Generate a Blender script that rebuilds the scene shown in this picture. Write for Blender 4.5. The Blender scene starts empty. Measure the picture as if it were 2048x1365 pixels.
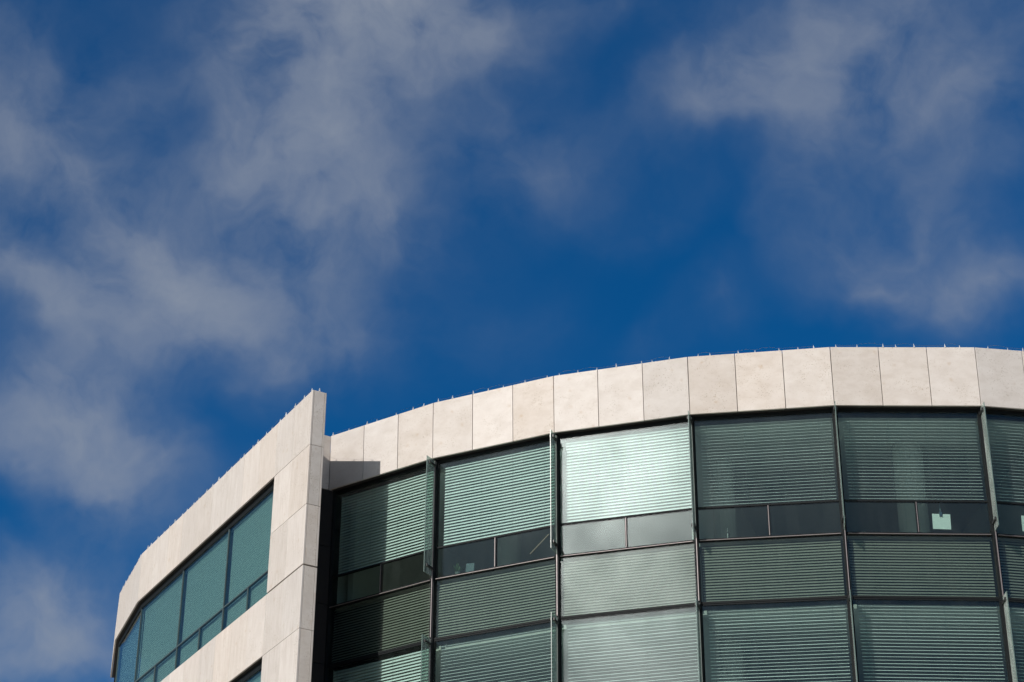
import bpy, bmesh, math, random
from mathutils import Matrix, Vector

random.seed(7)
sc = bpy.context.scene
col = sc.collection

# ------------------------------------------------------------------ camera
U = 1.2                       # metres per unit of the survey
EYE = 1.65                    # camera height
TOP = EYE + 17.04278 * U      # height of the parapet above the ground
PITCH, ROLL = 0.56606, 0.05287
cam_data = bpy.data.cameras.new('camera')
cam = bpy.data.objects.new('camera', cam_data)
col.objects.link(cam)
sc.camera = cam
cam_data.sensor_width = 36.0
cam_data.lens = 4514.808 / 2048 * 36.0
cam_data.shift_x = 335.735 / 2048
cam_data.shift_y = -326.471 / 2048
cam_data.clip_start = 0.1
cam_data.clip_end = 3000.0
fw = Vector((0, math.cos(PITCH), math.sin(PITCH)))
up0 = Vector((0, -math.sin(PITCH), math.cos(PITCH)))
rt = Vector((1, 0, 0)) * math.cos(ROLL) + up0 * math.sin(ROLL)
up = up0 * math.cos(ROLL) - Vector((1, 0, 0)) * math.sin(ROLL)
cam.matrix_world = Matrix(((rt.x, up.x, -fw.x, 0), (rt.y, up.y, -fw.y, 0), (rt.z, up.z, -fw.z, EYE), (0, 0, 0, 1)))

# ------------------------------------------------------------------ sun and sky
SUN_AZ, SUN_EL = math.radians(-136.98), math.radians(30.1)
sun_dir = Vector((math.cos(SUN_EL) * math.cos(SUN_AZ), math.cos(SUN_EL) * math.sin(SUN_AZ), math.sin(SUN_EL)))
sun_data = bpy.data.lights.new('sun', 'SUN')
sun_data.energy = 4.75
sun_data.angle = math.radians(0.53)
sun_data.color = (1.0, 0.94, 0.875)
sun = bpy.data.objects.new('sun', sun_data)
sun.rotation_euler = (-sun_dir).to_track_quat('-Z', 'Y').to_euler()
sun.location = (-30, -30, 60)
col.objects.link(sun)

sc.view_settings.view_transform = 'Standard'
sc.view_settings.look = 'None'
sc.view_settings.exposure = 0.0
sc.view_settings.gamma = 1.0
sc.view_settings.use_curve_mapping = False
sc.render.engine = 'CYCLES'
sc.cycles.max_bounces = 8
sc.cycles.diffuse_bounces = 3
sc.cycles.glossy_bounces = 3
sc.cycles.use_adaptive_sampling = True
sc.cycles.adaptive_threshold = 0.015
sc.cycles.adaptive_min_samples = 6
sc.cycles.transparent_max_bounces = 24
sc.cycles.use_denoising = True
sc.cycles.sample_clamp_indirect = 8.0

SKY_STRENGTH = 0.1
COVER_SEED = (15.8, 5.2, 8.4)


class NT:
    """small helper to write shader node graphs"""
    def __init__(self, tree):
        self.t = tree
        tree.nodes.clear()

    def n(self, kind, **props):
        nd = self.t.nodes.new(kind)
        for k, v in props.items():
            setattr(nd, k, v)
        return nd

    def link(self, a, b):
        self.t.links.new(a, b)

    def set(self, sock, v):
        if hasattr(v, 'is_output'):
            self.link(v, sock)
        else:
            sock.default_value = v

    def math(self, op, a, b=None, c=None, clamp=False):
        nd = self.n('ShaderNodeMath', operation=op, use_clamp=clamp)
        self.set(nd.inputs[0], a)
        if b is not None:
            self.set(nd.inputs[1], b)
        if c is not None:
            self.set(nd.inputs[2], c)
        return nd.outputs[0]

    def vmath(self, op, a, b=None, out=0):
        nd = self.n('ShaderNodeVectorMath', operation=op)
        self.set(nd.inputs[0], a)
        if b is not None:
            self.set(nd.inputs[3 if op == 'SCALE' else 1], b)
        return nd.outputs['Value'] if op == 'DOT_PRODUCT' else nd.outputs[out]

    def noise(self, vec, scale, detail=3.0, rough=0.5, dist=0.0, out='Fac'):
        nd = self.n('ShaderNodeTexNoise')
        self.link(vec, nd.inputs['Vector'])
        nd.inputs['Scale'].default_value = scale
        nd.inputs['Detail'].default_value = detail
        nd.inputs['Roughness'].default_value = rough
        nd.inputs['Distortion'].default_value = dist
        return nd.outputs[out]

    def ramp(self, fac, stops):
        nd = self.n('ShaderNodeValToRGB')
        self.link(fac, nd.inputs[0])
        el = nd.color_ramp.elements
        while len(el) < len(stops):
            el.new(0.5)
        for e, (p, c) in zip(el, stops):
            e.position = p
            e.color = c if len(c) == 4 else (*c, 1)
        return nd.outputs[0]

    def mix(self, fac, a, b, blend='MIX'):
        nd = self.n('ShaderNodeMix', data_type='RGBA', blend_type=blend)
        self.set(nd.inputs[0], fac)
        for s, v in ((nd.inputs[6], a), (nd.inputs[7], b)):
            if isinstance(v, tuple) and len(v) == 3:
                v = (*v, 1)
            self.set(s, v)
        return nd.outputs[2]

    def maprange(self, v, a, b, c, d, smooth=True):
        nd = self.n('ShaderNodeMapRange', interpolation_type='SMOOTHSTEP' if smooth else 'LINEAR')
        self.set(nd.inputs[0], v)
        for i, x in enumerate((a, b, c, d)):
            nd.inputs[i + 1].default_value = x
        return nd.outputs[0]


# soft clouds of this sky: azimuth, elevation, half width, half height, slope (degrees), thickness
CLOUDS = [(89.3, 36.9, 2.3, 1.2, 2.7, 2.6), (90.93, 35.26, 2.54, 1.52, 3.6, 0.9), (90.79, 33.36, 2.41, 1.78, 3.5, 0.85),
          (90.66, 31.46, 2.41, 1.65, 3.4, 0.85), (91.75, 30.26, 1.52, 1.02, 3.9, 0.5), (85.67, 36.3, 1.65, 1.14, 0.5, 0.6),
          (92.85, 32.6, 1.14, 0.89, 4.6, 0.55), (88.43, 31.55, 0.76, 1.14, 2.2, 0.45), (99.9, 32.56, 1.52, 1.4, 8.4, 0.7),
          (97.7, 31.8, 1.78, 1.02, -27.9, 0.6), (95.61, 30.61, 1.9, 0.89, -29.1, 0.55), (95.05, 29.51, 1.4, 1.02, -39.5, 1.2),
          (98.66, 29.41, 1.9, 1.02, -12.7, 0.8), (97.5, 28.4, 2.03, 0.89, 6.6, 0.6), (99.17, 34.43, 1.78, 1.27, 8.3, 0.35),
          (96.5, 33.96, 1.78, 1.02, 6.7, 0.3), (93.49, 28.4, 2.5, 1.2, 4.7, 0.7), (90.72, 28.03, 2.3, 1.1, 3.4, 0.65),
          (97.83, 25.72, 2.28, 1.14, 6.4, 1.3), (95.85, 24.29, 2.03, 1.02, -24.6, 0.9), (94.57, 25.26, 1.9, 0.76, -15.0, 0.35),
          (97.05, 20.97, 1.9, 1.4, 5.5, 1.4), (97.54, 19.71, 1.78, 0.76, 5.5, 0.9), (84.12, 32.89, 1.9, 1.4, -0.2, 0.30),
          (85.34, 34.15, 1.02, 1.52, 0.4, 0.35), (83.08, 32.63, 1.7, 1.0, -0.7, 0.18), (78.01, 35.23, 2.1, 1.1, 16.1, 0.4),
          (75.88, 35.59, 1.9, 1.02, 14.8, 0.3), (73.26, 35.11, 2.79, 1.65, -6.7, 0.3), (70.85, 33.75, 1.78, 2.03, -7.8, 0.45),
          (78.98, 34.15, 1.52, 0.76, -3.2, 0.3), (74.84, 34.14, 2.54, 0.89, 4.5, 0.28), (74.34, 29.51, 1.9, 0.7, -14.7, 0.55),
          (71.75, 29.42, 1.78, 0.51, 8.9, 0.55), (73.12, 30.52, 1.9, 0.63, -5.6, 0.3), (78.98, 29.39, 0.76, 0.63, 57.6, 0.25),
          (80.91, 31.08, 1.65, 0.51, 18.3, 0.15), (81.92, 36.76, 1.52, 0.63, -1.8, 0.3), (85.28, 28.46, 1.27, 1.02, 0.8, 0.15),
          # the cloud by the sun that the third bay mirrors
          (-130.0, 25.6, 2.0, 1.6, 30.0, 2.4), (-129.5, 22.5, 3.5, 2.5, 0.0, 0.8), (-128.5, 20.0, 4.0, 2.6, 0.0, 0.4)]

world = bpy.data.worlds.new('World')
sc.world = world
world.use_nodes = True
w = NT(world.node_tree)
sky = w.n('ShaderNodeTexSky', sky_type='NISHITA')
sky.sun_disc = False
sky.sun_elevation = SUN_EL
sky.sun_rotation = math.atan2(sun_dir.x, sun_dir.y)
sky.altitude = 50
sky.air_density = 1.0
sky.dust_density = 0.6
sky.ozone_density = 2.0
direction = w.n('ShaderNodeTexCoord').outputs['Generated']
# wind-torn edges: push the direction about with two octaves of noise
wa = w.vmath('SUBTRACT', w.noise(direction, 15.0, 4.0, 0.55, out='Color'), (0.5, 0.5, 0.5))
warped = w.vmath('ADD', direction, w.vmath('SCALE', wa, 0.06))
total = None
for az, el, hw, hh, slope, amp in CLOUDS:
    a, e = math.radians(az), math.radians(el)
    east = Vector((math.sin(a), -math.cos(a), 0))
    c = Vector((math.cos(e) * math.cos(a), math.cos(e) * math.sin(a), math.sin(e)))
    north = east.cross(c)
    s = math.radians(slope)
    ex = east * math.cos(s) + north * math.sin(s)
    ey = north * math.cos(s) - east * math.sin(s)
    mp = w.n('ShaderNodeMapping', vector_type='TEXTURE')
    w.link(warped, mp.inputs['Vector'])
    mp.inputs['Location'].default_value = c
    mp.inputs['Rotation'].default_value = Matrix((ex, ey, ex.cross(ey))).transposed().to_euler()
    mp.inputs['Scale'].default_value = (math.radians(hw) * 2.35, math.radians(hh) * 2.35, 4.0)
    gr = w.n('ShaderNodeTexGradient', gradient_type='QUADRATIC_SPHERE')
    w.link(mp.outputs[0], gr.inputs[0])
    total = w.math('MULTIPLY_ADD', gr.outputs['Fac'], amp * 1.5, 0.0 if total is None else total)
# the same broken cover goes on over the rest of the sky
cover = w.maprange(w.noise(w.vmath('ADD', warped, COVER_SEED), 5.2, 3.0, 0.55), 0.47, 0.75, 0.0, 0.9)
total = w.math('ADD', total, cover)
puff = w.math('MAXIMUM', w.math('MULTIPLY_ADD', w.noise(warped, 22.0, 8.0, 0.54), 2.3, -0.44), 0.06)
dens = w.math('MULTIPLY', total, puff)
alpha = w.math('SUBTRACT', 1.0, w.math('EXPONENT', w.math('MULTIPLY', dens, -0.56)))
# cloud droplets scatter forwards, so cloud is brighter towards the sun
ca = w.vmath('DOT_PRODUCT', direction, tuple(sun_dir))
den = w.math('POWER', w.math('SUBTRACT', 1.64, w.math('MULTIPLY', ca, 1.60)), 1.5)
glow = w.vmath('SCALE', (2.2, 2.2, 2.15), w.math('DIVIDE', 0.8, den))
cl_col = w.mix(w.math('MINIMUM', dens, 1.0), (1.5, 2.05, 2.85), (2.4, 2.75, 3.35))
cl_col = w.vmath('ADD', cl_col, glow)
# deep clear blue away from the sun, paler in the haze around it
hue = w.mix(w.maprange(ca, 0.05, 0.97, 0.0, 1.0), (0.03, 0.42, 0.77), (0.42, 0.55, 0.62))
blue = w.mix(1.0, sky.outputs[0], hue, 'MULTIPLY')
skyc = w.mix(alpha, blue, cl_col)
bg = w.n('ShaderNodeBackground')
w.link(skyc, bg.inputs[0])
bg.inputs[1].default_value = SKY_STRENGTH
world.cycles.sampling_method = 'MANUAL'
world.cycles.sample_map_resolution = 512
wo = w.n('ShaderNodeOutputWorld')
w.link(bg.outputs[0], wo.inputs[0])


# ------------------------------------------------------------------ materials
def material(name):
    m = bpy.data.materials.new(name)
    m.use_nodes = True
    return m, NT(m.node_tree)


def finish(nt, shader):
    o = nt.n('ShaderNodeOutputMaterial')
    nt.link(shader, o.inputs[0])


def principled(nt, color, rough=0.5, metal=0.0, bump=None, strength=0.2, distance=0.01, spec=0.5):
    b = nt.n('ShaderNodeBsdfPrincipled')
    if isinstance(color, tuple) and len(color) == 3:
        color = (*color, 1)
    nt.set(b.inputs['Base Color'], color)
    nt.set(b.inputs['Roughness'], rough)
    b.inputs['Metallic'].default_value = metal
    b.inputs['Specular IOR Level'].default_value = spec
    if bump is not None:
        bn = nt.n('ShaderNodeBump')
        bn.inputs['Strength'].default_value = strength
        bn.inputs['Distance'].default_value = distance
        nt.link(bump, bn.inputs['Height'])
        nt.link(bn.outputs[0], b.inputs['Normal'])
    return b.outputs[0]


def stone_material(name, grain, tone=1.0):
    """pale limestone: cloudy bedding, shelly pits, each slab cut from another block"""
    m, n = material(name)
    tc = n.n('ShaderNodeTexCoord').outputs['Object']
    rnd = n.n('ShaderNodeObjectInfo').outputs['Random']
    shift = n.n('ShaderNodeCombineXYZ')
    for i, k in enumerate((37.0, 91.0, 53.0)):
        n.link(n.math('MULTIPLY', rnd, k), shift.inputs[i])
    v = n.vmath('ADD', tc, shift.outputs[0])
    vg = n.vmath('MULTIPLY', v, grain)
    big = n.noise(v, 1.9, 4.0, 0.6, 0.4)
    bed = n.noise(vg, 3.2, 6.0, 0.65, 0.3)
    sand = n.noise(v, 60.0, 3.0, 0.7)
    patch = n.noise(v, 2.3, 3.0, 0.6)
    base = n.ramp(bed, [(0.28, (0.495, 0.44, 0.39)), (0.5, (0.56, 0.512, 0.468)), (0.72, (0.605, 0.563, 0.522))])
    base = n.mix(n.maprange(big, 0.35, 0.75, 0.0, 0.34), base, (0.48, 0.43, 0.39))
    base = n.mix(n.math('MULTIPLY', sand, 0.14), base, (0.40, 0.35, 0.29))
    # shell pits, gathered in patches
    vo = n.n('ShaderNodeTexVoronoi')
    n.link(n.vmath('ADD', v, n.vmath('SCALE', n.noise(v, 25.0, 2.0, 0.5, out='Color'), 0.03)), vo.inputs['Vector'])
    vo.inputs['Scale'].default_value = 36.0
    size = n.maprange(patch, 0.40, 0.68, 0.12, 0.33)
    pit = n.math('LESS_THAN', vo.outputs['Distance'], size)
    sep = n.n('ShaderNodeSeparateColor')
    n.link(vo.outputs['Color'], sep.inputs[0])
    pit = n.math('MULTIPLY', pit, n.math('GREATER_THAN', sep.outputs[0], 0.42))
    tint = n.mix(sep.outputs[1], (0.27, 0.225, 0.175), (0.42, 0.345, 0.26))
    base = n.mix(n.math('MULTIPLY', pit, 0.66), base, tint)
    # a few larger rusty shells
    v2 = n.n('ShaderNodeTexVoronoi')
    n.link(n.vmath('ADD', v, n.vmath('SCALE', n.noise(v, 9.0, 3.0, 0.6, out='Color'), 0.12)), v2.inputs['Vector'])
    v2.inputs['Scale'].default_value = 4.5
    spot = n.maprange(v2.outputs['Distance'], 0.05, 0.26, 1.0, 0.0)
    s2 = n.n('ShaderNodeSeparateColor')
    n.link(v2.outputs['Color'], s2.inputs[0])
    spot = n.math('MULTIPLY', spot, n.math('MULTIPLY', n.math('GREATER_THAN', s2.outputs[0], 0.74), n.noise(v, 28.0, 3.0, 0.6)))
    base = n.mix(n.math('MULTIPLY', spot, 0.85), base, (0.43, 0.33, 0.235))
    hsv = n.n('ShaderNodeHueSaturation')
    n.link(base, hsv.inputs['Color'])
    n.link(n.maprange(rnd, 0.0, 1.0, 0.90 * tone, 1.05 * tone, False), hsv.inputs['Value'])
    n.link(n.maprange(n.math('FRACT', n.math('MULTIPLY', rnd, 7.31)), 0.0, 1.0, 0.78, 1.12, False), hsv.inputs['Saturation'])
    h = n.math('SUBTRACT', n.math('MULTIPLY', sand, 0.35), pit)
    finish(n, principled(n, hsv.outputs[0], 0.82, 0.0, h, 0.5, 0.004, 0.3))
    return m


def plain(name, color, rough=0.5, metal=0.0, var=0.1, scale=9.0, bump=0.0, spec=0.5):
    """paint or metal with a little wear"""
    m, n = material(name)
    tc = n.n('ShaderNodeTexCoord').outputs['Object']
    ns = n.noise(tc, scale, 5.0, 0.6)
    c = n.mix(ns, tuple(x * (1 - var) for x in color), tuple(min(1, x * (1 + var)) for x in color))
    r = n.maprange(n.noise(tc, scale * 2.3, 3.0, 0.5), 0.2, 0.8, max(0.02, rough - 0.08), rough + 0.08, False)
    finish(n, principled(n, c, r, metal, ns if bump else None, bump, 0.003, spec))
    return m


def glass_material(name, tint, r0, wav=0.0005, dirt=0.012, gloss=0.0):
    """clear-coated float glass: tinted see-through plus an angle-dependent mirror"""
    m, n = material(name)
    geo = n.n('ShaderNodeNewGeometry')
    tc = n.n('ShaderNodeTexCoord').outputs['Object']
    rnd = n.n('ShaderNodeObjectInfo').outputs['Random']
    sh = n.n('ShaderNodeCombineXYZ')
    for i in range(3):
        n.link(n.math('MULTIPLY', rnd, 31.0 + 17 * i), sh.inputs[i])
    v = n.vmath('ADD', tc, sh.outputs[0])
    bn = n.n('ShaderNodeBump')
    bn.inputs['Strength'].default_value = 1.0
    bn.inputs['Distance'].default_value = wav
    n.link(n.noise(v, 1.3, 0.0, 0.4), bn.inputs['Height'])
    lw = n.n('ShaderNodeLayerWeight')
    lw.inputs['Blend'].default_value = 0.5
    f5 = n.math('POWER', lw.outputs['Facing'], 5.0)
    fr = n.math('ADD', n.math('MULTIPLY', f5, 1.0 - r0), r0)
    tr = n.n('ShaderNodeBsdfTransparent')
    tr.inputs[0].default_value = (*tint, 1)
    gl = n.n('ShaderNodeBsdfGlossy')
    gl.inputs['Roughness'].default_value = gloss
    gl.inputs['Color'].default_value = (0.97, 1.0, 0.985, 1)
    n.link(bn.outputs[0], gl.inputs['Normal'])
    mx = n.n('ShaderNodeMixShader')
    n.link(fr, mx.inputs[0])
    n.link(tr.outputs[0], mx.inputs[1])
    n.link(gl.outputs[0], mx.inputs[2])
    # rain-dried dust film
    df = n.n('ShaderNodeBsdfDiffuse')
    df.inputs[0].default_value = (0.55, 0.6, 0.57, 1)
    film = n.maprange(n.noise(n.vmath('MULTIPLY', v, (3.0, 3.0, 0.6)), 2.2, 2.0, 0.65), 0.3, 0.8, dirt * 0.3, dirt)
    m2 = n.n('ShaderNodeMixShader')
    n.link(film, m2.inputs[0])
    n.link(mx.outputs[0], m2.inputs[1])
    n.link(df.outputs[0], m2.inputs[2])
    finish(n, m2.outputs[0])
    return m


MAT = {}
MAT['stone'] = stone_material('limestone', (0.8, 1.0, 1.3))
MAT['stone_v'] = stone_material('limestone_upright_bed', (4.0, 4.0, 0.55), 0.93)
MAT['backing'] = plain('dark_joint', (0.035, 0.032, 0.03), 0.9)
MAT['soffit'] = plain('soffit_metal', (0.03, 0.03, 0.028), 0.6, spec=0.15)
MAT['frame'] = plain('dark_anodised_frame', (0.010, 0.012, 0.013), 0.6, 0.0, 0.15, spec=0.1)
MAT['wing_frame'] = plain('grey_green_frame', (0.06, 0.085, 0.09), 0.5, 0.0, 0.15, spec=0.2)
MAT['alu'] = plain('weathered_aluminium', (0.25, 0.22, 0.22), 0.5, 0.4, 0.12, 14)
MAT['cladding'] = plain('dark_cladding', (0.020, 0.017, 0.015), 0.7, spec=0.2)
MAT['steel'] = plain('stainless_steel', (0.42, 0.42, 0.42), 0.3, 1.0, 0.1)
MAT['bracket'] = plain('bracket_black', (0.03, 0.03, 0.03), 0.4, 0.3)
MAT['glass'] = glass_material('green_glazing', (0.785, 0.868, 0.85), 0.036)
MAT['vent_glass'] = glass_material('green_glazing_lower', (0.745, 0.83, 0.805), 0.038)
MAT['span_glass'] = glass_material('green_glazing_spandrel', (0.755, 0.82, 0.785), 0.036)
MAT['wing_glass'] = glass_material('green_glazing_wing', (0.60, 0.715, 0.69), 0.045, wav=0.0)
MAT['fin_glass'] = glass_material('green_fin_glass', (0.66, 0.76, 0.71), 0.05, dirt=0.4)
MAT['fin_edge'] = plain('cut_glass_edge', (0.10, 0.15, 0.135), 0.3)
MAT['slat'] = plain('white_blind_slat', (0.80, 0.80, 0.775), 0.42, 0.0, 0.04)
MAT['louvre'] = plain('grey_louvre_slat', (0.46, 0.455, 0.42), 0.45, 0.55, 0.06)
MAT['cord'] = plain('blind_cord', (0.16, 0.17, 0.16), 0.8)
MAT['ceiling'] = plain('ceiling_paint', (0.50, 0.50, 0.48), 0.9)
MAT['wall'] = plain('room_paint', (0.42, 0.42, 0.40), 0.9)
MAT['slab'] = plain('concrete', (0.26, 0.25, 0.24), 0.9, 0.0, 0.2)
MAT['paper'] = plain('white_card', (0.80, 0.80, 0.77), 0.8, 0.0, 0.03)
MAT['black'] = plain('black_plastic', (0.03, 0.03, 0.03), 0.4)
MAT['wood'] = plain('pale_wood', (0.24, 0.13, 0.08), 0.6, 0.0, 0.2, 25)
MAT['leaf'] = plain('plant_leaf', (0.06, 0.12, 0.04), 0.5, 0.0, 0.3, 30)
MAT['pot'] = plain('grey_pot', (0.12, 0.13, 0.12), 0.7)
MAT['folder'] = plain('blue_folder', (0.08, 0.11, 0.13), 0.6)
MAT['clear'] = plain('clear_plastic_post', (0.5, 0.52, 0.54), 0.5, 0.0, 0.05, spec=0.2)


def paving_material():
    m, n = material('paving')
    tc = n.n('ShaderNodeTexCoord').outputs['Object']
    br = n.n('ShaderNodeTexBrick')
    n.link(tc, br.inputs['Vector'])
    br.inputs['Color1'].default_value = (0.50, 0.43, 0.35, 1)
    br.inputs['Color2'].default_value = (0.44, 0.38, 0.31, 1)
    br.inputs['Mortar'].default_value = (0.13, 0.12, 0.11, 1)
    br.inputs['Scale'].default_value = 1.6
    br.inputs['Mortar Size'].default_value = 0.012
    c = n.mix(n.math('MULTIPLY', n.noise(tc, 0.35, 6.0, 0.6), 0.5), br.outputs[0], (0.38, 0.33, 0.27))
    finish(n, principled(n, c, 0.85))
    return m


MAT['paving'] = paving_material()


# ------------------------------------------------------------------ mesh helpers
class MB:
    def __init__(self):
        self.v, self.f = [], []

    def box(self, x0, x1, y0, y1, z0, z1, m=None):
        b = len(self.v)
        p = [Vector((x, y, z)) for z in (z0, z1) for y in (y0, y1) for x in (x0, x1)]
        if m is not None:
            p = [m @ q for q in p]
        self.v += [tuple(q) for q in p]
        self.f += [tuple(b + i for i in q) for q in ((0, 2, 3, 1), (4, 5, 7, 6), (0, 1, 5, 4), (2, 6, 7, 3), (0, 4, 6, 2), (1, 3, 7, 5))]
        return self

    def prism(self, pts, x0, x1):
        """closed y-z section swept along x"""
        b, k = len(self.v), len(pts)
        self.v += [(x0, y, z) for y, z in pts] + [(x1, y, z) for y, z in pts]
        self.f += [(b + i, b + (i + 1) % k, b + k + (i + 1) % k, b + k + i) for i in range(k)]
        self.f += [tuple(b + i for i in reversed(range(k))), tuple(b + k + i for i in range(k))]
        return self

    def tube(self, pts, r, n=5):
        b = len(self.v)
        for i, p in enumerate(pts):
            t = (Vector(pts[min(i + 1, len(pts) - 1)]) - Vector(pts[max(i - 1, 0)])).normalized()
            a = t.cross(Vector((0, 0, 1)) if abs(t.z) < 0.9 else Vector((1, 0, 0))).normalized()
            c = t.cross(a)
            for j in range(n):
                q = Vector(p) + (a * math.cos(j * 2 * math.pi / n) + c * math.sin(j * 2 * math.pi / n)) * r
                self.v.append(tuple(q))
        for i in range(len(pts) - 1):
            for j in range(n):
                self.f.append((b + i * n + j, b + i * n + (j + 1) % n, b + (i + 1) * n + (j + 1) % n, b + (i + 1) * n + j))
        self.f += [tuple(b + j for j in reversed(range(n))), tuple(b + (len(pts) - 1) * n + j for j in range(n))]
        return self

    def lathe(self, prof, n=14, cx=0, cy=0):
        b = len(self.v)
        for r, z in prof:
            for j in range(n):
                a = j * 2 * math.pi / n
                self.v.append((cx + r * math.cos(a), cy + r * math.sin(a), z))
        for i in range(len(prof) - 1):
            for j in range(n):
                self.f.append((b + i * n + j, b + i * n + (j + 1) % n, b + (i + 1) * n + (j + 1) % n, b + (i + 1) * n + j))
        self.f += [tuple(b + j for j in reversed(range(n))), tuple(b + (len(prof) - 1) * n + j for j in range(n))]
        return self

    def mesh(self, name, mat, bevel=0.0):
        me = bpy.data.meshes.new(name)
        me.from_pydata(self.v, [], self.f)
        bm = bmesh.new()
        bm.from_mesh(me)
        bmesh.ops.recalc_face_normals(bm, faces=bm.faces)
        if bevel:
            bmesh.ops.bevel(bm, geom=list(bm.edges), offset=bevel, segments=1, affect='EDGES')
        bm.to_mesh(me)
        bm.free()
        me.materials.append(MAT[mat])
        return me


WM = {}


def put(name, mesh, parent=None, M=None):
    """link an object at world matrix M under its parent"""
    o = bpy.data.objects.new(name, mesh)
    col.objects.link(o)
    M = M if M is not None else (WM[parent].copy() if parent is not None else Matrix.Identity(4))
    WM[o] = M.copy()
    if parent is not None:
        o.parent = parent
        o.matrix_parent_inverse = WM[parent].inverted()
    o.matrix_basis = M
    return o


def tag(o, label, cat, group=None):
    o['label'] = label
    o['category'] = cat
    if group:
        o['group'] = group
    return o


def frame(x, y, ang, z=TOP):
    """local x along ang, local y to its left (into the building)"""
    c, s = math.cos(ang), math.sin(ang)
    return Matrix(((c, -s, 0, x), (s, c, 0, y), (0, 0, 1, z), (0, 0, 0, 1)))


T = Matrix.Translation

# ------------------------------------------------------------------ setting
ground = put('ground', MB().box(-500, 500, -500, 500, -0.3, 0.0).mesh('ground', 'paving'))
ground['kind'] = 'structure'

# ------------------------------------------------------------------ building survey
D = 0.15238                                # each bay of the curve turns by this much
A0 = -0.71692
PW = 0.7382 * U                            # stone panel width
L = 3 * PW                                 # bay width
NB = 8                                     # bays of the curved front
STOREY = 3.07 * U
NS = 5
corner = [Vector((0.02176 * U, 35.12031 * U))]
for i in range(NB):
    a = A0 + i * D
    corner.append(corner[-1] + L * Vector((math.cos(a), math.sin(a))))
BAY = [frame(corner[i].x, corner[i].y, A0 + i * D) for i in range(NB)]
CRN = [frame(corner[i].x, corner[i].y, A0 + (i - 0.5) * D) for i in range(NB + 1)]
GY = 0.155                                 # glass line behind the stone face
BLIND_Y = GY + 0.095
TH = math.tan(D / 2)

WA = 1.98176                               # the wing runs away from its end in this direction
WPW = 0.72171 * U
WH1, WHR = 0.99265 * U, 1.0512 * U
WST = 3 * WHR
WT = 0.25 * U                              # thickness of the wing's stone screen
w0 = Vector((-0.32753 * U, 33.38966 * U))
w11 = w0 + 11 * WPW * Vector((math.cos(WA), math.sin(WA)))
WB = WA - 0.1545
w14 = w11 + 3 * WPW * Vector((math.cos(WB), math.sin(WB)))
WC = WB - 0.1545
w17 = w14 + 3 * WPW * Vector((math.cos(WC), math.sin(WC)))
WING = [frame(w0.x, w0.y, WA - math.pi), frame(w11.x, w11.y, WB - math.pi), frame(w14.x, w14.y, WC - math.pi)]
# local x of a wing frame points back towards the end of the wing, so distances along it are negative

root = put('office_building', None, None, T((corner[2].x, corner[2].y + 4, 0)))
tag(root, 'curved green-glass office building with pale limestone parapet and straight stone wing', 'building')

# ------------------------------------------------------------------ stone of the curved front
GAP = 0.0055
fascia = MB().box(GAP, PW - GAP, 0, 0.04, 0, 1.2).mesh('fascia_panel', 'stone', 0.003)
LEAN = Matrix.Rotation(0.0226, 4, 'X')     # the parapet leans out a touch
for i in range(NB):
    for j in range(3):
        m = BAY[i] @ T((j * PW, random.uniform(-0.0015, 0.0015), -1.2)) @ LEAN
        put('stone_panel', fascia, root, m)


def ring(bays, y0, y1, z0, z1, i0=0, i1=None, trim=0.0):
    """one band that follows the curve, between two depths and two heights"""
    i1 = NB if i1 is None else i1
    mb = MB()
    vs = []
    for i in range(i0, i1 + 1):
        if i == 0:
            m = BAY[0] @ T((trim, 0, 0))
            k = 1.0
        else:
            m = CRN[i]
            k = 1.0 / math.cos(D / 2)
            if i == NB:
                m, k = BAY[NB - 1] @ T((L, 0, 0)), 1.0
        for y in (y0, y1):
            for z in (z0, z1):
                vs.append(tuple(m @ Vector((0, y * k, z))))
    mb.v = vs
    for i in range(i1 - i0):
        a, b = 4 * i, 4 * i + 4
        mb.f += [(a, b, b + 1, a + 1), (a + 2, a + 3, b + 3, b + 2), (a, a + 2, b + 2, b), (a + 1, b + 1, b + 3, a + 3)]
    e = 4 * (i1 - i0)
    mb.f += [(0, 1, 3, 2), (e, e + 2, e + 3, e + 1)]
    return mb


put('parapet_backing', ring(BAY, 0.055, 0.16, -1.17, -0.02, trim=0.03).mesh('parapet_backing', 'backing'), root, Matrix.Identity(4))
put('soffit', ring(BAY, 0.043, 0.40, -1.195, -1.176, trim=0.03).mesh('soffit', 'soffit'), root, Matrix.Identity(4))
put('roof', ring(BAY, 0.17, 7.0, -0.55, -0.30, trim=0.03).mesh('roof', 'slab'), root, Matrix.Identity(4))

# ------------------------------------------------------------------ curtain wall
GX = GY * TH                               # the glass line is a shade shorter than the stone line
win_frame = MB()
win_frame.box(GX, L - GX, GY - 0.014, GY + 0.05, -3.067, -3.035)                # transom
win_frame.box(GX, L - GX, GY - 0.02, GY + 0.06, -3.712, -3.668)                 # sill
win_frame.box(L / 2 - 0.02, L / 2 + 0.02, GY - 0.014, GY + 0.05, -3.668, -3.067)
win_frame.box(GX, GX + 0.05, GY - 0.012, GY + 0.06, -3.668, -1.262)
win_frame.box(L - GX - 0.05, L - GX, GY - 0.012, GY + 0.06, -3.668, -1.262)
win_low = MB()
win_low.v, win_low.f = list(win_frame.v), list(win_frame.f)
win_frame.box(GX, L - GX, GY - 0.02, GY + 0.06, -1.262, -1.196)                 # head under the soffit
win_low.box(GX, L - GX, GY - 0.012, GY + 0.06, -1.262, -1.234)                  # head over a spandrel
win_mesh = win_frame.mesh('window_frame', 'frame')
win_low_mesh = win_low.mesh('window_frame', 'frame')
pane_big = MB().box(GX + 0.05, L - GX - 0.05, GY, GY + 0.024, -3.035, -1.262).mesh('pane', 'glass')
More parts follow.
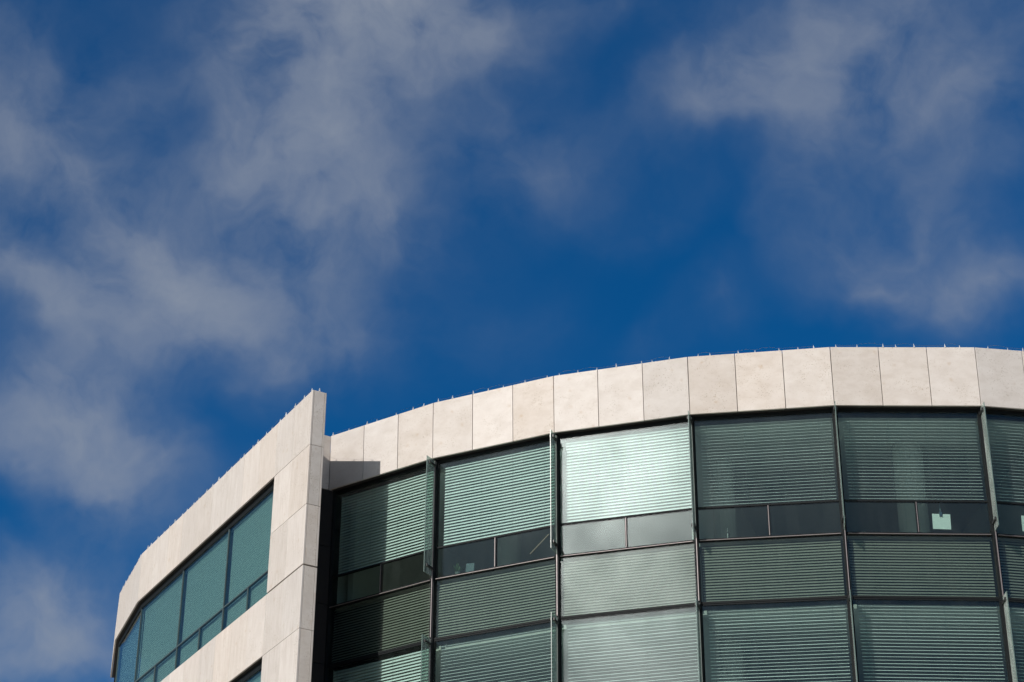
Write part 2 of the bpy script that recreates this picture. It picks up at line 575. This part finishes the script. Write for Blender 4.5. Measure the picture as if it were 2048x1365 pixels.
pane_l = MB().box(GX + 0.05, L / 2 - 0.02, GY, GY + 0.024, -3.668, -3.067).mesh('pane_lower', 'vent_glass')
pane_r = MB().box(L / 2 + 0.02, L - GX - 0.05, GY, GY + 0.024, -3.668, -3.067).mesh('pane_lower', 'vent_glass')
trim_low = MB().box(GX + 0.06, L - GX - 0.06, GY - 0.05, GY - 0.0215, -3.709, -3.702).mesh('sill_trim', 'alu')
trim_up = MB().box(L / 2 - 0.006, L / 2 + 0.004, GY - 0.022, GY - 0.0145, -3.66, -3.075).mesh('mullion_trim', 'alu')
span_frame = MB()
span_frame.box(GX, L - GX, GY - 0.020, GY + 0.06, -4.916, -4.878)
span_frame.box(GX, GX + 0.03, GY - 0.012, GY + 0.06, -4.878, -3.712)
span_frame.box(L - GX - 0.03, L - GX, GY - 0.012, GY + 0.06, -4.878, -3.712)
span_mesh = span_frame.mesh('spandrel_frame', 'frame')
pane_span = MB().box(GX + 0.03, L - GX - 0.03, GY, GY + 0.024, -4.878, -3.712).mesh('spandrel_pane', 'span_glass')
span_back = MB().box(0.03, L - 0.03, GY + 0.20, GY + 0.215, -4.86, -3.72).mesh('louvre_backing', 'soffit')


def slat_mesh(name, mat, width, x0, x1, sag=0.06):
    """one curved slat lying along x, crowned upwards"""
    k = 5
    top = [(-width / 2 + width * t / k, sag * width * (1 - (2 * t / k - 1) ** 2)) for t in range(k + 1)]
    bot = [(y, z - 0.0012) for y, z in reversed(top)]
    me = MB().prism(top + bot, x0, x1).mesh(name, mat)
    for p in me.polygons:
        p.use_smooth = False
    return me


louvre_slat = slat_mesh('louvre_slat', 'louvre', 0.052, 0.09, L - 0.09)
for k in range(NS):
    dz = -STOREY * k
    for i in range(NB):
        M = BAY[i] @ T((0, 0, dz))
        win = put('window', win_mesh if k == 0 else win_low_mesh, root, M)
        put('pane', pane_big, win, M)
        put('pane', pane_l, win, M)
        put('pane', pane_r, win, M)
        if k < 3:
            put('sill_trim', trim_low, win, M)
            put('mullion_trim', trim_up, win, M)
        sp = put('spandrel', span_mesh, root, M)
        put('pane', pane_span, sp, M)
        lv = put('louvre_screen', span_back, root, M)
        if k < 2:
            for s in range(21):
                tl = math.radians(56 + random.uniform(-1.2, 1.2))
                m = M @ T((0, GY + 0.085, -3.742 - 0.0543 * s)) @ Matrix.Rotation(tl, 4, 'X')
                put('slat', louvre_slat, lv, m)

mull = MB().box(-0.036, 0.036, 0.095, 0.22, -STOREY + 0.0, 0.0).mesh('mullion', 'frame')
mull_cap = MB().box(0.002, 0.015, 0.066, 0.0935, -STOREY + 0.004, -0.035).mesh('mullion_cap', 'alu')
fin_pane = MB().box(-0.0065, 0.0065, -0.195, 0.055, -3.655, -1.222).mesh('fin', 'fin_glass')
fin_edge = MB().box(-0.0062, 0.0062, -0.2, -0.1955, -3.655, -1.222).mesh('fin_edge', 'fin_edge')


def bracket_mesh():
    mb = MB()
    mb.box(-0.03, 0.03, -0.04, 0.092, -0.022, 0.022)
    mb.box(-0.032, -0.010, -0.12, 0.04, -0.017, 0.017)
    mb.box(0.010, 0.032, -0.12, 0.04, -0.017, 0.017)
    return mb.mesh('bracket', 'bracket', 0.003)


def clamp_mesh():
    mb = MB()
    for s in (-1, 1):
        mb.box(min(s * 0.010, s * 0.038), max(s * 0.010, s * 0.038), -0.145, -0.118, -0.03, 0.03)
    return mb.mesh('clamp', 'bracket', 0.003)


br_mesh, cl_mesh = bracket_mesh(), clamp_mesh()
for k in range(NS):
    for i in range(1, NB):
        M = CRN[i] @ T((0, 0, -1.2 - STOREY * k))
        mu = put('mullion', mull, root, M)
        put('mullion_cap', mull_cap, mu, M)
        if k < 3:
            F = CRN[i] @ T((0, 0, -STOREY * k))
            fin = put('glass_fin', fin_pane, root, F)
            put('edge', fin_edge, fin, F)
            for z in (-1.335, -3.50):
                b = F @ T((0, 0, z))
                put('bracket', br_mesh, fin, b)
                put('clamp', cl_mesh, fin, b)
# dark jamb where the curtain wall meets the return
put('end_jamb', MB().box(-0.01, 0.075, 0.09, 0.24, -STOREY * NS, -1.2).mesh('end_jamb', 'frame'), root, BAY[0])

# ------------------------------------------------------------------ rooms behind the glass
for k in range(NS):
    dz = -STOREY * k
    put('ceiling', ring(BAY, 0.44, 7.0, -1.32 + dz, -1.24 + dz, trim=0.05).mesh('ceiling', 'ceiling'), root, Matrix.Identity(4))
    put('floor_slab', ring(BAY, 0.44, 7.0, -4.75 + dz, -3.74 + dz, trim=0.05).mesh('floor_slab', 'slab'), root, Matrix.Identity(4))
    put('back_wall', ring(BAY, 6.0, 6.2, -3.73 + dz, -1.33 + dz, trim=0.05).mesh('back_wall', 'wall'), root, Matrix.Identity(4))
column = MB().lathe([(0.28, -3.735), (0.28, -1.325)], 20).mesh('column', 'wall')
cross_wall = MB().box(-0.07, 0.07, 0.5, 5.95, -3.735, -1.325).mesh('cross_wall', 'wall')
for k in range(2):
    for i, t, y in ((1, 0.12, 2.6), (3, 0.13, 1.9), (4, 0.56, 1.5), (6, 0.2, 1.2)):
        if (i, k) == (4, 1):
            continue
        put('column', column, root, BAY[i] @ T((t * L, y, -STOREY * k)))
    for i, t in ((0, 0.1), (2, 0.96), (5, 0.5)):
        put('cross_wall', cross_wall, root, BAY[i] @ T((t * L, 0, -STOREY * k)))

put('side_wall', MB().box(0.0, 0.045, 0.30, 7.0, -TOP + 0.01, -0.56).mesh('side_wall', 'wall'), root, BAY[0])
# plinth under the lowest row
low = -1.2 - STOREY * NS
put('plinth', ring(BAY, 0.02, 0.4, -TOP + 0.004, low).mesh('plinth', 'stone'), root, Matrix.Identity(4))
# the far end of the curve
put('end_wall', MB().box(L - 0.3, L - 0.02, 0.5, 7.0, -TOP + 0.004, -0.02).mesh('end_wall', 'stone'), root, BAY[NB - 1])

# ------------------------------------------------------------------ return wall between wing and curve
RET = frame(corner[0].x, corner[0].y, WA - math.pi / 2)
RW = 0.912
rows = [0.0, -1.2]
while rows[-1] > -TOP + 1.3:
    rows.append(rows[-1] - STOREY / 3)
rows[-1] = -TOP + 0.004
for z1, z0 in zip(rows[:-1], rows[1:]):
    if z1 == 0.0:
        put('stone_panel', MB().box(-RW, -0.012, 0, 0.04, z0 + 0.005, z1 - 0.005).mesh('return_panel', 'stone', 0.003), root, RET)
    else:
        put('dark_panel', MB().box(-RW, 0.30, 0, 0.04, z0 + 0.005, z1 - 0.005).mesh('return_panel', 'cladding', 0.003), root, RET)
put('return_backing', MB().box(-RW, 0.28, 0.05, 0.3, -TOP + 0.01, -1.25).box(-RW, -0.02, 0.05, 0.3, -1.249, -0.02).mesh('return_backing', 'backing'), root, RET)

# ------------------------------------------------------------------ straight stone wing
ST = 0.036                                 # slab thickness
wrows = [(0.0, -WH1)]
while wrows[-1][1] > -TOP + WHR:
    wrows.append((wrows[-1][1], wrows[-1][1] - WHR))
wrows[-1] = (wrows[-1][0], -TOP + 0.004)


def wing_panel(width, z1, z0, bottom_gap):
    return MB().box(-width + 0.003, -0.003, 0, ST, z0 + bottom_gap, z1 - 0.004).mesh('wing_panel', 'stone_v', 0.002)


for r, (z1, z0) in enumerate(wrows):
    thick = 0.026 if r % 3 == 2 else 0.004  # a wide joint at every floor
    me = wing_panel(WPW, z1, z0, thick)
    me_in = MB().box(-WPW + 0.003, -0.003, 0, ST, z0 + thick, z1 - 0.004).mesh('inner_panel', 'stone_v' if r == 0 else 'cladding', 0.002)  # unseen inner face, coloured dark below the parapet to cut bounce into the first bay
    full = r % 3 == 0
    for j in range(11 if full else 2):
        put('stone_panel', me, root, WING[0] @ T((-j * WPW, random.uniform(-0.001, 0.001), 0)))
    if full:
        for f in (1, 2):
            for j in range(3):
                put('stone_panel', me, root, WING[f] @ T((-j * WPW, random.uniform(-0.001, 0.001), 0)))
    # end of the screen: a narrow slab set between the two faces
    put('stone_panel', MB().box(-0.04, -0.004, ST + 0.007, WT - ST - 0.007, z0 + thick, z1 - 0.004).mesh('end_panel', 'stone', 0.002), root, WING[0])
    for j in range(2):
        if r < 9:
            put('dark_panel', me_in, root, WING[0] @ T((-j * WPW - 0.05, WT - ST, 0)))
    put('stone_panel', MB().box(-0.052, -0.003, WT - ST, WT, z0 + thick, z1 - 0.004).mesh('edge_slab', 'stone_v', 0.002), root, WING[0])
put('wing_backing', MB().box(-2 * WPW + 0.06, -0.045, ST + 0.012, WT - ST - 0.012, -TOP + 0.01, -0.02).mesh('wing_backing', 'backing'), root, WING[0])
# jamb slab that closes the pier beside the windows
for r, (z1, z0) in enumerate(wrows):
    if r % 3 == 1 and r < 9:
        put('jamb_panel', MB().box(-2 * WPW + 0.004, -2 * WPW + 0.05, ST + 0.006, 0.30, z0 - WHR + 0.02, z1 - 0.004).mesh('jamb_panel', 'stone_v', 0.002), root, WING[0])

WG = 0.118                                 # wing glass line
wf = MB()
WL = 3 * WPW
wf.box(-WL, 0, WG - 0.012, WG + 0.05, -3.098, -3.068)
wf.box(-WL, 0, WG - 0.02, WG + 0.05, -3.76, -3.70)
wf.box(-WL / 2 - 0.018, -WL / 2 + 0.018, WG - 0.012, WG + 0.05, -3.70, -3.098)
wf.box(-WL, -WL + 0.02, WG - 0.014, WG + 0.05, -3.70, -1.335)
wf.box(-0.02, 0, WG - 0.014, WG + 0.05, -3.70, -1.335)
wf_mesh = wf.mesh('wing_window_frame', 'wing_frame')
wing_head = MB().box(-WL, 0, WG - 0.02, WG + 0.05, -1.335, -WH1 + 0.02).mesh('window_head', 'frame')
wp_big = MB().box(-WL + 0.02, -0.02, WG, WG + 0.024, -3.068, -1.335).mesh('pane_wing', 'wing_glass')
wp_l = MB().box(-WL + 0.02, -WL / 2 - 0.022, WG, WG + 0.024, -3.70, -3.098).mesh('pane_wing', 'wing_glass')
wp_r = MB().box(-WL / 2 + 0.022, -0.02, WG, WG + 0.024, -3.70, -3.098).mesh('pane_wing', 'wing_glass')
wing_bays = [(0, 2), (0, 5), (0, 8), (1, 0), (2, 0)]
for k in range(4):
    for f, j in wing_bays:
        M = WING[f] @ T((-j * WPW, 0, -WST * k))
        win = put('window', wf_mesh, root, M)
        put('window_head', wing_head, win, M)
        put('pane', wp_big, win, M)
        put('pane', wp_l, win, M)
        put('pane', wp_r, win, M)


def wing_band(name, mat, y0, y1, z0, z1, t0):
    """band that follows the wing's three faces"""
    th = math.tan(0.1545 / 2)
    sect = [WING[0] @ T((-t0, 0, 0))]
    pts = []
    for M, k in ((WING[0] @ T((-t0, 0, 0)), 0), (WING[1], 1), (WING[2], 1), (WING[2] @ T((-WL, 0, 0)), 0)):
        for y in (y0, y1):
            for z in (z0, z1):
                x = y * th if k else 0.0
                pts.append(tuple(M @ Vector((-x if False else (0 if not k else -x), y, z))))
    mb = MB()
    mb.v = pts
    for i in range(3):
        a, b = 4 * i, 4 * i + 4
        mb.f += [(a, b, b + 1, a + 1), (a + 2, a + 3, b + 3, b + 2), (a, a + 2, b + 2, b), (a + 1, b + 1, b + 3, a + 3)]
    mb.f += [(0, 1, 3, 2), (12, 14, 15, 13)]
    return put(name, mb.mesh(name, mat), root, Matrix.Identity(4))


wing_band('parapet_backing', 'backing', ST + 0.012, 0.26, -WH1 + 0.03, -0.02, 2 * WPW - 0.05)
wing_band('roof', 'slab', 0.27, 2.4, -0.62, -0.36, 2 * WPW + 0.02)
for k in range(4):
    dz = -WST * k
    wing_band('soffit', 'soffit', ST + 0.003, 0.42, -WH1 + 0.006 + dz, -WH1 + 0.022 + dz, 2 * WPW + 0.004)
    wing_band('spandrel_backing', 'backing', ST + 0.012, 0.26, -3.714 - WHR + 0.05 + dz, -3.765 + dz, 2 * WPW - 0.05)
    wing_band('back_wall', 'wall', 0.9, 1.0, -3.76 + dz, -1.2 + dz, 2 * WPW + 0.1)
put('wing_base', MB().box(-11 * WPW, -2 * WPW, 0.06, 2.0, -TOP + 0.004, -WH1 - WST * 4 - 0.9).mesh('wing_base', 'slab'), root, WING[0])

# ------------------------------------------------------------------ bird-wire posts along the parapets
def post_mesh():
    mb = MB()
    mb.box(-0.021, 0.021, -0.014, 0.014, 0.0, 0.008)
    mb.prism([(-0.016, 0.004), (-0.007, 0.004), (0.004, 0.046), (-0.003, 0.05)], -0.011, 0.011)
    mb.prism([(0.016, 0.004), (0.008, 0.004), (0.0, 0.044), (0.006, 0.046)], -0.011, 0.011)
    mb.prism([(-0.004, 0.042), (0.007, 0.042), (0.003, 0.078), (-0.001, 0.078)], -0.007, 0.007)
    q = mb.mesh('wire_post', 'clear')
    q.transform(Matrix.Rotation(math.pi / 2, 4, 'Z'))
    return q


pm = post_mesh()


def posts(M, x0, x1, y, z, step):
    """posts with a slack sprung wire from one to the next"""
    n = max(2, int(abs(x1 - x0) / step))
    xs = [x0 + (x1 - x0) * (i + 0.35 + random.uniform(-0.3, 0.3)) / n for i in range(n)]
    for i, x in enumerate(xs):
        m = M @ T((x, y, z)) @ Matrix.Rotation(random.uniform(-0.5, 0.5), 4, 'Z') @ Matrix.Rotation(random.uniform(-0.12, 0.12), 4, 'Y') @ Matrix.Scale(random.uniform(0.6, 1.1), 4)
        p = put('wire_post', pm, root, m)
        if i + 1 < n:
            rise = random.choice((-0.006, 0.0, 0.004, 0.03, 0.04))
            pts = []
            for s in range(9):
                u = s / 8
                pts.append(tuple(M @ Vector((x + (xs[i + 1] - x) * u, y, z + 0.05 + rise * 4 * u * (1 - u)))))
            put('wire', MB().tube(pts, 0.0016, 4).mesh('wire', 'steel'), p, Matrix.Identity(4))


for i in range(NB):
    posts(BAY[i], 0.02, L, 0.012 - 0.027, 0.0, 0.37)
posts(WING[0], -0.05, -11 * WPW, 0.014, 0.0, 0.36)
posts(WING[1], -0.02, -3 * WPW, 0.014, 0.0, 0.36)
posts(WING[0], -0.03, -2 * WPW, WT - 0.016, 0.0, 0.30)
put('wire_post', pm, root, WING[0] @ T((-0.02, WT / 2, 0)))
put('wire_post', pm, root, RET @ T((-0.45, 0.02, 0)))

# ------------------------------------------------------------------ venetian blinds
BX0, BX1 = 0.16, L - 0.10
blind_slat = slat_mesh('blind_slat', 'slat', 0.064, BX0, BX1, 0.045)
head_rail = MB().box(BX0, BX1, -0.02, 0.03, -1.300, -1.262).mesh('head_rail', 'frame', 0.003)
bottom_rail = MB().box(BX0, BX1, -0.024, 0.024, -3.032, -3.016).mesh('bottom_rail', 'slat', 0.003)
ladder = MB()
for t in (0.104, 0.366, 0.621, 0.879):
    ladder.box(t * L - 0.0009, t * L + 0.0009, -0.0345, -0.0325, -3.02, -1.3)
    ladder.box(t * L - 0.0009, t * L + 0.0009, 0.0325, 0.0345, -3.02, -1.3)
ladder_mesh = ladder.mesh('ladder_cord', 'cord')


def blind(i, k, tilt, label, bottom=-3.03):
    M = BAY[i] @ T((0, BLIND_Y, -STOREY * k))
    b = put('venetian_blind', None, None, M @ T((L / 2, 0, -3.03)))
    tag(b, label, 'blind', 'blinds behind the curved glass')
    put('head_rail', head_rail, b, M)
    put('bottom_rail', bottom_rail, b, M)
    put('ladder_cord', ladder_mesh, b, M)
    for s in range(27):
        a = math.radians(tilt + random.gauss(0, 1.3))
        put('slat', blind_slat, b, M @ T((0, random.uniform(-0.001, 0.001), -1.345 - 0.0622 * s)) @ Matrix.Rotation(a, 4, 'X'))


HALF, OPEN = 53, 28
where = ['next to the stone wing', 'second from the stone wing', 'third from the stone wing', 'fourth from the stone wing',
         'fifth from the stone wing', 'sixth from the stone wing', 'seventh from the stone wing', 'eighth from the stone wing']
for i in range(NB):
    if i == 0:
        la, lb = 'half-closed white blind in the top window next to the wing, left part shaded', 'half-closed white blind in the lower window next to the wing'
    else:
        st = 'half-closed' if i < 3 else 'nearly open'
        la = '%s white venetian blind in the top curved window %s' % (st, where[i])
        lb = 'nearly open white venetian blind in the lower curved window %s' % where[i]
    if i == 2:
        la = 'half-closed white blind in the glaring top window that mirrors the sun'
    blind(i, 0, HALF if i < 3 else OPEN, la)
    blind(i, 1, HALF if i < 1 else OPEN, lb)


def wing_blind(f, j, k, label, tilt=82):
    M = WING[f] @ T((-j * WPW, WG + 0.075, -WST * k))
    b = put('venetian_blind', None, None, M @ T((-WL / 2, 0, -3.66)))
    tag(b, label, 'blind', 'blinds behind the wing glass')
    mb = MB()
    put('head_rail', MB().box(-WL + 0.05, -0.05, -0.025, 0.025, -1.36, -1.31).mesh('head_rail', 'slat', 0.003), b, M)
    n = 42
    for s in range(n):
        R = T((0, 0, -1.39 - 0.0545 * s)) @ Matrix.Rotation(math.radians(tilt + random.uniform(-1.0, 1.0)), 4, 'X')
        mb.box(-WL + 0.06, -0.06, -0.028, 0.028, -0.0007, 0.0007, R)
    o = put('slats', mb.mesh('slats', 'slat'), b, M)
    o['kind'] = 'stuff'
    put('bottom_rail', MB().box(-WL + 0.05, -0.05, -0.02, 0.02, -3.69, -3.675).mesh('bottom_rail', 'slat', 0.003), b, M)


wing_blind(0, 2, 0, 'closed white blind in the upper wing window beside the stone pier')
wing_blind(0, 5, 0, 'closed white blind in the middle upper window of the stone wing')
wing_blind(0, 8, 0, 'closed white blind in the upper wing window just before the corner')
wing_blind(1, 0, 0, 'closed blind in the blue-mirroring upper window past the wing corner', 89)
wing_blind(0, 2, 1, 'closed white blind in the lower wing window beside the stone pier')
wing_blind(0, 5, 1, 'closed white blind in the lower wing window away from the pier')

# ------------------------------------------------------------------ small things on the sills
SILL = -3.667


def card(i, t0, t1, z0, z1, label):
    w_, h_ = (t1 - t0) * L, z1 - z0
    M = BAY[i] @ T((t0 * L, GY + 0.075, z0))
    c = put('hanging_card', None, None, M @ T((w_ / 2, 0, 0)))
    tag(c, label, 'card', 'cards hung in the lower panes')
    put('sheet', MB().box(0, w_, 0, 0.006, 0, h_).mesh('sheet', 'paper'), c, M @ Matrix.Rotation(0.03, 4, 'Y'))
    put('clip', MB().box(w_ * 0.42, w_ * 0.58, -0.02, 0.02, h_ - 0.06, h_ + 0.03).mesh('clip', 'steel', 0.003), c, M)
    put('strap', MB().box(w_ * 0.47, w_ * 0.53, 0.006, 0.010, h_ + 0.03, h_ + 0.30).mesh('strap', 'folder'), c, M)


card(4, 0.602, 0.722, -2.962 * U, -2.716 * U, 'white square card clipped up in the lower pane of the fifth bay')
card(5, 0.215, 0.335, -2.955 * U, -2.70 * U, 'white card in the lower pane at the right edge of the picture')

b = put('bottle', MB().lathe([(0.03, 0.0), (0.032, 0.01), (0.032, 0.15), (0.014, 0.19), (0.014, 0.235), (0.017, 0.237), (0.017, 0.255)], 12).mesh('bottle', 'black'),
        None, BAY[3] @ T((0.215 * L, GY + 0.17, -3.667 + 0.004)))
tag(b, 'small dark bottle standing on the sill in the fourth bay', 'bottle')
shelf = MB().box(0.06, L - 0.06, GY + 0.062, GY + 0.30, -3.70, -3.667).mesh('window_board', 'wall')
for k in range(2):
    for i in range(NB):
        put('window_board', shelf, root, BAY[i] @ T((0, 0, -STOREY * k)))

pl = put('potted_plant', None, None, BAY[1] @ T((0.165 * L, GY + 0.17, -3.666)))
tag(pl, 'small leafy pot plant on the sill in the second bay', 'plant')
put('pot', MB().lathe([(0.045, 0.0), (0.06, 0.10), (0.064, 0.11)], 12).mesh('pot', 'pot'), pl)
lf = MB()
for s in range(26):
    a, e = random.uniform(0, 6.28), random.uniform(0.3, 1.3)
    r = random.uniform(0.09, 0.22)
    d = Vector((math.cos(a) * math.cos(e), math.sin(a) * math.cos(e), math.sin(e)))
    n_ = d.cross(Vector((0, 0, 1))).normalized() * 0.02
    p0, p1, p2 = Vector((0, 0, 0.1)), Vector((0, 0, 0.1)) + d * r * 0.6, Vector((0, 0, 0.09)) + d * r
    b0 = len(lf.v)
    lf.v += [tuple(p0), tuple(p1 + n_), tuple(p2), tuple(p1 - n_)]
    lf.f += [(b0, b0 + 1, b0 + 2, b0 + 3)]
put('leaves', lf.mesh('leaves', 'leaf'), pl)['kind'] = 'stuff'
fo = put('folder', MB().box(-0.09, 0.09, -0.02, 0.02, 0, 0.26).mesh('folder', 'folder', 0.003), None,
         BAY[1] @ T((0.255 * L, GY + 0.2, -3.666)) @ Matrix.Rotation(0.08, 4, 'Y'))
tag(fo, 'grey-blue folder propped beside the pot plant in the second bay', 'folder')
stick = put('wooden_stick', MB().box(-0.011, 0.011, -0.008, 0.008, 0, 0.52).mesh('wooden_stick', 'wood', 0.002), None,
            BAY[1] @ T((0.755 * L, GY + 0.12, -3.666 + 0.19)) @ Matrix.Rotation(math.radians(50), 4, 'Y'))
tag(stick, 'thin wooden stick leaning across the lower pane of the second bay', 'stick')
